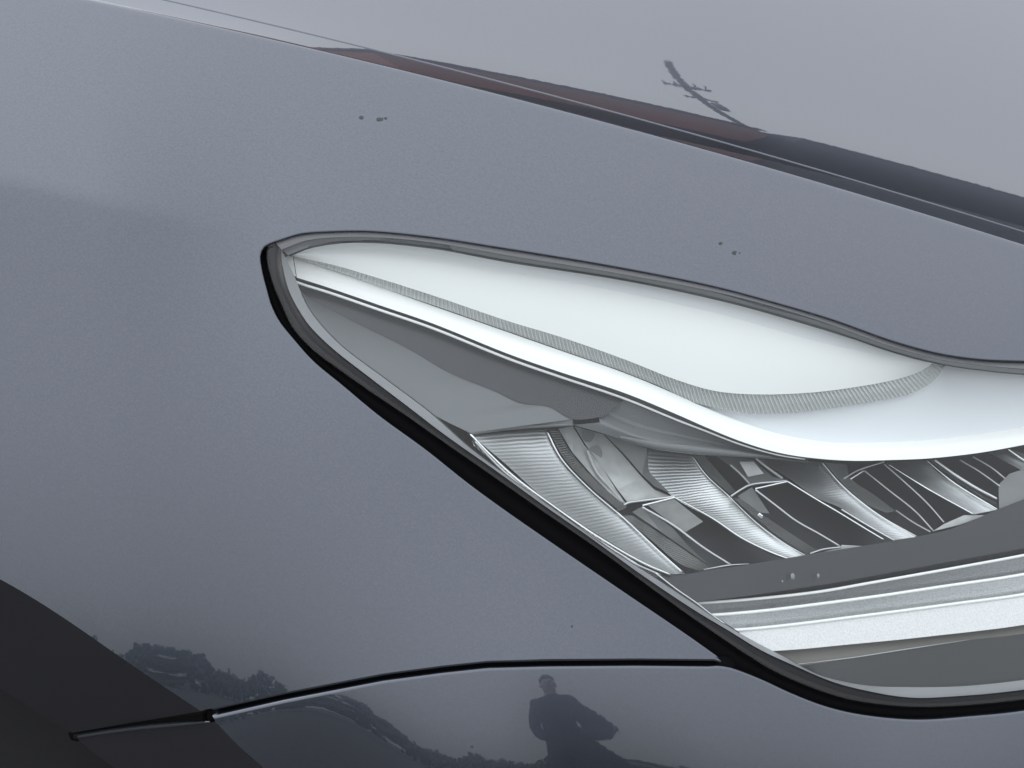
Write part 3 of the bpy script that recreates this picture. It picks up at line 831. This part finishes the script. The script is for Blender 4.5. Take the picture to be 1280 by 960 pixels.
# white light guide: bevelled plate, ribbed lower edge
RIB_UP = [(366, 320), (420, 332), (480, 350), (540, 369), (637, 402), (700, 421), (780, 449), (846, 475), (895, 489), (944, 493), (1010, 491), (1075, 483), (1125, 473), (1157, 461), (1170, 450)]
RIB_LO = [(364, 321), (416, 338), (476, 359), (540, 381), (637, 415), (700, 437), (780, 465), (829, 485), (862, 501), (895, 510), (937, 517), (993, 516), (1042, 510), (1108, 499), (1141, 491), (1167, 476), (1180, 459)]
PL_TOP = [(372, 318), (400, 313), (440, 311), (490, 313), (560, 323), (640, 339), (780, 366), (912, 396), (1010, 424), (1080, 440), (1130, 448), (1168, 452)]
loft("light_guide", [([(364, 320)] + [(x, y + 2) for x, y in FLG_TOP[1:9]] + [(1080, 428), (1130, 441), (1168, 449)], 0.016), (PL_TOP, 0.018)], "diffuser_edge", HL, n=90, sub=2, thick=0.01, byx=True, label="bevelled upper edge of the white light guide")
loft("light_guide", [(PL_TOP, 0.018), (RIB_UP, [0.020, 0.022, 0.024, 0.026, 0.026, 0.024])], "diffuser", HL, n=90, sub=8, thick=0.012, byx=True, wob=lambda v, i: -0.0008 * np.sin(v * math.pi))
NT = 165
def teeth(v, i):
    return np.where(i % 4 < 2, 0.0, 0.0018) * (0.35 + 0.65 * np.interp(i, [0, 4 * NT * 0.5, 4 * NT * 0.7, 4 * NT], [0.5, 0.8, 1, 1]))
mid_r = [tuple((np.array(a) + np.array(b)) / 2) for a, b in zip(curve(RIB_UP, 40), curve(RIB_LO, 40))]
o = loft("guide_ribs", [(RIB_UP, [0.021, 0.023, 0.025, 0.027, 0.027, 0.025]), (mid_r, [0.024, 0.026, 0.030, 0.031, 0.030, 0.027])], "rib", HL, n=4 * NT, sub=1, thick=0.006, smooth=False, wob=teeth)
o = loft("guide_ribs", [(mid_r, [0.0235, 0.0255, 0.0295, 0.0305, 0.0295, 0.0265]), (RIB_LO, [0.028, 0.030, 0.035, 0.036, 0.035, 0.030])], "rib", HL, n=4 * NT, sub=1, thick=0.006, smooth=False, wob=teeth)

# broad white strip, shelf behind it, fine chrome edge
ST_UP = [(367, 321), (412, 337), (476, 359), (540, 382), (637, 416), (700, 438), (780, 466), (829, 486), (878, 508), (928, 528), (977, 543), (1036, 552.5), (1080, 553.5), (1161, 550), (1220, 543), (1280, 534), (1400, 508), (1560, 470)]
ST_LO = [(371, 347), (412, 360), (476, 382), (540, 404), (637, 443), (700, 465), (780, 491), (846, 518), (880, 533), (927, 552), (974, 566), (1020, 573), (1067, 576), (1114, 575), (1161, 573), (1224, 566), (1280, 556), (1400, 532), (1560, 495)]
loft("white_strip", [(ST_UP, [0.030, 0.034, 0.040, 0.042]), (ST_LO, [0.026, 0.030, 0.034, 0.036])], "strip", HL, n=140, sub=4, thick=0.008, wob=lambda v, i: -0.0018 * np.sin(v * math.pi))
plate("strip_end_cap", [(355, 322.5), (360, 320), (366, 321), (370, 345.5), (363, 343), (356.5, 340.5)], 0.026, "strip", HL, thick=0.006)
loft("shelf", [([(862, 499), (895, 505), (960, 510), (1042, 503), (1108, 492), (1141, 484), (1170, 468), (1181, 457), (1215, 461), (1280, 468), (1400, 474), (1560, 475)], [0.036, 0.036, 0.034, 0.024, 0.018]),
               ([(878, 509), (928, 529), (977, 544), (1036, 553.5), (1080, 554.5), (1161, 551), (1220, 544), (1280, 535), (1400, 509), (1560, 471)], [0.041, 0.042, 0.042, 0.042, 0.040])], "shelf", HL, n=90, sub=6, thick=0.004, wob=lambda v, i: 0.004 * np.sin(v * math.pi))
LN1 = [(x, y + 2.6) for x, y in ST_LO[:13]]
LN2 = [(357, 346), (371, 353), (412, 366), (476, 388), (540, 410), (637, 449), (700, 471), (780, 498), (846, 525), (880, 538), (927, 556), (974, 569), (1006, 574)]
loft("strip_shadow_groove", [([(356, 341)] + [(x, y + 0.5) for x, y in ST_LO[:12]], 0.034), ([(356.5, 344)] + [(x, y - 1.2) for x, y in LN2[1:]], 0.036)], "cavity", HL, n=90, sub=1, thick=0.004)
bead("chrome_edge", LN2, [0.028, 0.031, 0.035, 0.036], 0.0009, "strip", HL, n=90, sides=8, taper=(1, 1, 1, 0.8, 0.5))

# bezel under the strip: pale facet, darker coloured area, rounded lip
BZ_BOT = [(377, 368), (390, 391), (424, 429), (487, 477), (540, 517), (587, 541)]
BZ_SPLIT = [(371, 362), (400, 380), (450, 406), (510, 436), (562, 466), (619, 489), (652, 504), (686, 508), (716, 524)]
loft("bezel", [(BZ_SPLIT, [0.033, 0.036, 0.040]), ([(377, 367), (390, 391), (424, 429), (487, 477), (540, 517), (587, 541)], [0.017, 0.018, 0.019])], "bezel", HL, n=70, sub=5, thick=0.004, label="pale grey outer facet of the bezel")
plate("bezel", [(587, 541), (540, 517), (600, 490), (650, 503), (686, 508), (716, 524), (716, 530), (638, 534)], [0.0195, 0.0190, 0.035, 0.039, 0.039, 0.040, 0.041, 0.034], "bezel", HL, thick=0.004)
loft("bezel_darker_area", [([(x, y + 2) for x, y in LN2[1:8]], [0.034, 0.037, 0.040]), ([(371, 362), (400, 380), (450, 406), (510, 436), (562, 466), (619, 489), (652, 504), (686, 508), (716, 524), (754, 521)], [0.0328, 0.036, 0.0398])], "bezel_dark", HL, n=70, sub=4, thick=0.004, label="darker area of the bezel below the white strip")
loft("bezel_lip", [([(730, 482), (780, 500), (846, 527), (880, 540), (927, 558), (974, 570), (1010, 575)], 0.040),
                   ([(745, 508), (790, 530), (850, 545), (890, 553), (935, 563), (975, 571), (1010, 576)], 0.047),
                   ([(750, 528), (800, 547), (850, 556), (890, 561), (935, 567), (975, 573), (1010, 577)], 0.040),
                   ([(716, 531), (754, 542), (810, 560), (857, 567), (920, 571), (975, 575), (1010, 578)], 0.044)], "bezel", HL, n=70, sub=6, thick=0.004, label="rounded grey lip of the bezel over the reflectors")
bead("bezel_roll", [(775, 546), (815, 555), (857, 561), (910, 566), (965, 571)], [0.043, 0.041, 0.041], 0.0030, "bezel", HL, n=40, taper=(0.3, 1, 1, 0.8, 0.2))
bead("bezel_edge", [(587, 542), (638, 535), (716, 530.5)], [0.020, 0.034, 0.041], 0.0011, "bezel", HL, n=24)

# deep dark floor behind the reflectors
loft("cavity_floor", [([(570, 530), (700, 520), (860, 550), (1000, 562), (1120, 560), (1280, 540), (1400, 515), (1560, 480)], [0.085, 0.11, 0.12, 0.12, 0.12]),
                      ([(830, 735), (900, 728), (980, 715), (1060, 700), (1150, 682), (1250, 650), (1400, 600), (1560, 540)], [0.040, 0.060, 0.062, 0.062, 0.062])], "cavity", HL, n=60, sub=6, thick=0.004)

# reflector blades: fluted satin metal
def blade(left, right, dl, dr, edge=None, bow=0.0018):
    b = loft("reflector_blade", [(left, dl), (right, dr)], "blade", HL, n=70, sub=8, thick=0.003, wob=lambda v, i: bow * np.sin(v * math.pi), uvs=(1, 0.4))
    # flutes run along u
    uv = b.data.uv_layers[0].data
    for q in uv: q.uv = (q.uv[1], q.uv[0])
    return b
blade([(590, 544), (612, 563), (632, 580), (685, 627), (747, 668), (804, 702), (841, 718)], [(683, 537), (701, 572), (735, 609), (779, 647), (826, 691), (848, 711), (856, 717)],
      [0.022, 0.022, 0.024, 0.024], [0.052, 0.050, 0.044, 0.034])
blade([(810, 562), (812, 590), (841, 621), (892, 650), (926, 673), (960, 690), (988, 701)], [(864, 569), (883, 594), (909, 618), (943, 651), (977, 677), (1000, 692), (1011, 697)],
      [0.062, 0.052, 0.040, 0.034], [0.066, 0.056, 0.046, 0.036])
blade([(946, 574), (983, 596), (1020, 622), (1049, 634), (1075, 650), (1105, 668), (1118, 675)], [(1027, 577), (1040, 594), (1055, 609), (1078, 628), (1099, 644), (1124, 658), (1146, 671)],
      [0.066, 0.054, 0.042, 0.034], [0.068, 0.056, 0.046, 0.036])
blade([(1108, 579), (1130, 594), (1161, 612), (1190, 628), (1217, 643)], [(1157, 575), (1172, 590), (1192, 603), (1220, 622), (1247, 637)],
      [0.066, 0.052, 0.042, 0.034], [0.068, 0.058, 0.048, 0.036])
blade([(1236, 566), (1262, 580), (1290, 594), (1320, 606)], [(1262, 560), (1290, 572), (1310, 584), (1335, 600)], [0.06, 0.05, 0.04], [0.066, 0.056, 0.044])

# chrome rims beside the first blade
bead("blade_edge", [(588, 543), (610, 566), (640, 594), (690, 632), (747, 671), (804, 704), (839, 719)], [0.020, 0.022, 0.023], 0.0012, "chrome", HL)
bead("blade_edge", [(594, 552), (625, 585), (670, 622), (720, 660), (780, 698), (826, 719)], [0.018, 0.019, 0.020], 0.0009, "satin_chrome", HL)
bead("blade_edge", [(640, 600), (680, 633), (733, 671), (790, 708)], 0.0175, 0.0008, "chrome", HL)
bead("blade_edge", [(683, 537), (701, 572), (735, 609), (779, 647), (826, 691), (854, 716)], [0.050, 0.048, 0.042, 0.032], 0.0007, "chrome", HL)
loft("outer_gutter", [([(588, 545), (625, 583), (676, 624), (733, 664), (800, 708), (832, 722)], 0.026), ([(592, 557), (640, 596), (690, 632), (745, 672), (800, 712), (822, 722)], 0.018)], "knurl", HL, n=70, sub=2, thick=0.003)
for k, (off, dd, rr, mm) in enumerate(((3.5, 0.0200, 0.0005, "chrome"), (6.0, 0.0185, 0.0004, "satin_chrome"), (8.5, 0.0172, 0.0005, "chrome"))):
    bead("gutter_line", [(625 + 10 * k, 582 + 8 * k + off), (690, 631 + off), (747, 671 + off), (800, 704 + off)], dd, rr, mm, HL, n=40, sides=6)
plate("clip", [(675, 629), (681, 628), (686, 634), (700, 640), (697, 645), (680, 637)], 0.0165, "clear_grey", HL, thick=0.002)
bead("blade_edge", [(841, 620.5), (892, 649), (926, 672), (960, 689), (988, 700)], [0.040, 0.036, 0.033], 0.0012, "chrome", HL, taper=(0.5, 0.9, 1.2))
bead("blade_edge", [(865, 569), (883, 594), (909, 618), (943, 651), (977, 677), (1011, 697)], [0.064, 0.054, 0.044, 0.034], 0.0005, "chrome", HL)
bead("blade_edge", [(983, 601), (1020, 624), (1049, 641), (1080, 660), (1105, 675)], [0.050, 0.042, 0.034], 0.0009, "chrome", HL)
bead("blade_edge", [(1052, 637), (1085, 657), (1118, 676)], [0.040, 0.033], 0.0007, "chrome", HL)
bead("blade_edge", [(1027, 577), (1055, 609), (1099, 644), (1146, 671)], [0.064, 0.054, 0.044, 0.034], 0.0006, "chrome", HL)
bead("blade_edge", [(1110, 580), (1161, 612), (1217, 643)], [0.062, 0.044, 0.033], 0.0008, "chrome", HL)
bead("blade_edge", [(1158, 575), (1192, 603), (1247, 637)], [0.064, 0.05, 0.034], 0.0006, "chrome", HL)
bead("blade_edge", [(1168, 574), (1195, 594), (1222, 611), (1247, 624)], [0.060, 0.050, 0.040], 0.0014, "satin_chrome", HL)
bead("blade_edge", [(1260, 561), (1280, 575), (1310, 590)], [0.060, 0.050], 0.0011, "chrome", HL)

# knurled flanges beside the blades
def knurl(a, b, da, db):
    return loft("knurled_flange", [(a, da), (b, db)], "knurl", HL, n=60, sub=2, thick=0.002, uvs=(1, 1))
knurl([(686, 537), (703, 570), (737, 607), (775, 639)], [(697, 537), (714, 566), (744, 600), (784, 634)], [0.05, 0.046, 0.042], [0.056, 0.052, 0.046])
knurl([(777, 645), (815, 676), (850, 705), (872, 713)], [(790, 644), (830, 670), (868, 696), (890, 711)], [0.044, 0.036], [0.048, 0.038])
knurl([(867, 569), (886, 594), (912, 617)], [(880, 569), (900, 592), (921, 615)], [0.064, 0.05], [0.068, 0.054])
knurl([(916, 622), (945, 648), (980, 675), (1013, 695)], [(924, 622), (956, 645), (995, 671), (1026, 691)], [0.048, 0.036], [0.052, 0.038])
knurl([(1030, 578), (1057, 608), (1085, 631), (1108, 641)], [(1058, 580), (1063, 597), (1092, 618), (1120, 639)], [0.064, 0.044], [0.068, 0.048])
knurl([(1161, 574), (1194, 600), (1245, 633)], [(1166, 574), (1199, 599), (1247, 629)], [0.064, 0.038], [0.066, 0.04])

# panels and dividers inside the first bay
plate("bay_panel", [(698, 536), (716, 533), (730, 556), (752, 583), (770, 612), (784, 632), (768, 622), (742, 596), (716, 566)], [0.062, 0.064, 0.066, 0.064, 0.060, 0.055, 0.055, 0.06, 0.062], "clear_grey", HL)
plate("bay_panel", [(718, 533), (754, 543), (778, 568), (803, 597), (818, 612), (838, 620), (801, 625), (786, 630), (772, 612), (752, 583), (732, 556)],
      [0.068, 0.070, 0.068, 0.064, 0.060, 0.056, 0.056, 0.057, 0.060, 0.064, 0.066], "clear_grey", HL, label="pale grey panel with two round holes in the first reflector bay")
plate("bay_panel", [(756, 543), (809, 561), (811, 590), (838, 617), (818, 608), (803, 594), (779, 566)], [0.066, 0.060, 0.056, 0.050, 0.058, 0.062, 0.064], "cavity_panel", HL)
for (x, y, r) in ((735, 545, 8), (744, 567, 10)):
    plate("screw_hole", [(x + r * math.cos(a) * 0.9, y + r * math.sin(a)) for a in np.linspace(0, 2 * math.pi, 20, endpoint=False)], 0.0655, "cavity_panel", HL, thick=0.001, smooth=False)
bead("divider_edge", [(734, 563), (746, 590), (765, 612), (778, 628)], [0.062, 0.056], 0.0012, "clear_grey", HL)
bead("divider", [(772, 637), (784, 629), (801, 626), (841, 621)], [0.050, 0.050, 0.042], 0.0011, "satin_chrome", HL)
bead("divider", [(803, 632), (843, 622)], [0.050, 0.040], 0.0010, "chrome", HL)
plate("bay_panel", [(790, 640), (803, 633), (841, 660), (860, 682), (884, 704), (862, 690), (825, 664)], [0.056] * 4 + [0.044] * 3, "cavity_panel", HL)
plate("bay_panel", [(810, 632), (843, 624), (879, 652), (857, 665), (841, 655)], [0.054, 0.046, 0.048, 0.056, 0.056], "clear_grey", HL)
bead("divider", [(803, 634), (841, 656), (880, 685), (913, 706)], [0.048, 0.036], 0.0010, "satin_chrome", HL)
bead("divider", [(880, 712), (913, 706.5), (936, 705)], [0.034, 0.034], 0.0009, "satin_chrome", HL, taper=(0.6, 1, 0.5))
# second bay
plate("bay_panel", [(895, 570), (940, 574), (966, 596), (984, 600), (940, 605), (928, 594)], [0.07, 0.07, 0.06, 0.056, 0.06, 0.064], "cavity_panel", HL)
plate("bay_panel", [(924, 577), (942, 577), (955, 592), (935, 596)], 0.060, "clear_grey", HL)
plate("bay_panel", [(922, 620), (940, 609), (962, 642), (945, 640)], 0.054, "cavity_panel", HL)
bead("divider", [(914, 620), (926, 612), (938, 606), (984, 601)], [0.050, 0.048, 0.044], 0.0010, "satin_chrome", HL)
bead("divider", [(944, 611), (984, 602)], [0.048, 0.042], 0.0010, "chrome", HL)
bead("divider", [(913, 581), (927, 594), (938, 606)], 0.058, 0.0009, "clear_grey", HL)
bead("divider", [(945, 573), (960, 585), (978, 598)], 0.058, 0.0011, "clear_grey", HL)
bead("divider", [(944, 612), (970, 632), (995, 651), (1025, 668), (1050, 683)], [0.048, 0.036], 0.0009, "satin_chrome", HL)
bead("divider", [(1013, 692), (1028, 687), (1051, 684)], 0.034, 0.0009, "satin_chrome", HL)
plate("bay_panel", [(1051, 684), (1052, 681), (1085, 683), (1030, 690)], 0.034, "clear_grey", HL, thick=0.002)
bead("glint_pin", [(948, 642), (953, 646)], 0.040, 0.0012, "chrome", HL, n=6)
# third and fourth bay
bead("divider", [(1055, 598), (1072, 588), (1105, 577)], [0.054, 0.056], 0.0010, "satin_chrome", HL)
bead("divider", [(1063, 599), (1080, 588)], 0.052, 0.0009, "chrome", HL, n=8)
for pts in ([(1080, 588), (1110, 612), (1145, 640), (1167, 664)], [(1105, 580), (1130, 602), (1160, 630), (1180, 653)], [(1120, 638), (1140, 652), (1163, 665)],
            [(1200, 575), (1225, 590), (1250, 608)], [(1216, 571), (1240, 585), (1256, 598)]):
    bead("divider", pts, [0.058, 0.038], 0.0007, "clear_grey", HL, n=30)
plate("bay_panel", [(1166, 664), (1180, 655), (1205, 644), (1232, 644), (1200, 656)], 0.036, "clear_grey", HL, thick=0.002)
plate("bay_panel", [(1248, 606), (1262, 592), (1300, 580), (1300, 616), (1249, 636)], [0.040, 0.044, 0.044, 0.034, 0.034], "cavity_panel", HL, thick=0.002)

# lower dark bar with its edge bead
BAR_UP = [(819, 718), (850, 719), (880, 714), (933, 706), (1030, 690), (1100, 679), (1146, 671), (1192, 660), (1249, 636), (1280, 624), (1400, 580), (1560, 520)]
BAR_LO = [(868, 752), (900, 749), (940, 744), (987, 737), (1040, 729), (1100, 718), (1160, 707), (1220, 696), (1280, 685), (1400, 660), (1560, 620)]
loft("lower_bar", [(BAR_UP, [0.024, 0.030, 0.030]), (BAR_LO, [0.018, 0.024, 0.024])], "bar", HL, n=90, sub=4, thick=0.006)
L1 = [(857, 755), (880, 753.5), (950, 748), (1025, 739.5), (1080, 730), (1137, 720), (1210, 707), (1280, 694), (1400, 668), (1560, 628)]
L2 = [(880, 769.5), (900, 768.5), (960, 763), (1025, 755), (1100, 745), (1180, 733), (1280, 718), (1400, 692), (1560, 652)]
L3 = [(911, 788), (930, 787), (990, 781), (1062, 772), (1140, 762), (1200, 754), (1280, 743), (1400, 717), (1560, 677)]
L4 = [(962, 814), (1000, 811.5), (1062, 805.5), (1120, 800), (1175, 794), (1220, 789), (1280, 781), (1400, 757), (1560, 717)]
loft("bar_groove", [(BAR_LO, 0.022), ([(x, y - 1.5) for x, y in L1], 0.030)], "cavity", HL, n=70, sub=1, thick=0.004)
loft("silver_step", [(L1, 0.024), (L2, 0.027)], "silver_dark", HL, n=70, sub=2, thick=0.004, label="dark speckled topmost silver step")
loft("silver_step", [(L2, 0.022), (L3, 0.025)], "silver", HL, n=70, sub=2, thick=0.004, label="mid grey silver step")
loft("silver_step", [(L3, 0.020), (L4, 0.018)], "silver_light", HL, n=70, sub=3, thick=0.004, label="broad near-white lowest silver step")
for L, d, r in ((L1, 0.0235, 0.0010), (L2, 0.0215, 0.0011), (L3, 0.0195, 0.0011)):
    bead("step_edge", L, d, r, "strip", HL, n=80)
bead("corner_seam", [(819, 716), (845, 736), (871, 754), (889, 768), (906, 780)], 0.0140, 0.0005, "chrome", HL)
BR = [(975, 822), (990, 831.5), (1025, 829), (1062, 823), (1120, 814), (1212, 800), (1280, 792), (1400, 770), (1560, 735)]
loft("brown_band", [(L4, 0.026), (BR, 0.022)], "brown_band", HL, n=60, sub=1, thick=0.003)
loft("base_panel", [(BR, 0.022), ([(985, 823), (1025, 845), (1081, 857), (1137, 859), (1200, 858), (1280, 850), (1400, 830), (1560, 791)], 0.017)], "base_panel", HL, n=70, sub=4, thick=0.004)
bead("base_glint", [(990, 831), (1062, 822.5), (1120, 813.5), (1212, 799.5)], 0.0212, 0.0004, "satin_chrome", HL, taper=(0.5, 1, 1, 0.3))

# water drops on the lens
def drop(x, y, rx, ry):
    c = P(np.array(x), np.array(y), 0.0008); n = NRM(np.array(x), np.array(y))
    bm = bmesh.new(); bmesh.ops.create_uvsphere(bm, u_segments=14, v_segments=8, radius=1)
    me = bpy.data.meshes.new("water_drop"); 
    z = Vector(n); xax = Vector((1, 0, 0)); yax = z.cross(xax).normalized(); xax = yax.cross(z)
    for v in bm.verts:
        v.co = Vector(c) + xax * v.co.x * rx + yax * v.co.y * ry + z * v.co.z * min(rx, ry) * 0.5
    for f in bm.faces: f.smooth = True
    bm.to_mesh(me); bm.free(); link("water_drop", me, "drop", HL)
for q in ((991, 721, .0016, .0023), (1023, 720, .0011, .0016), (978, 727, .0007, .001)):
    drop(*q)
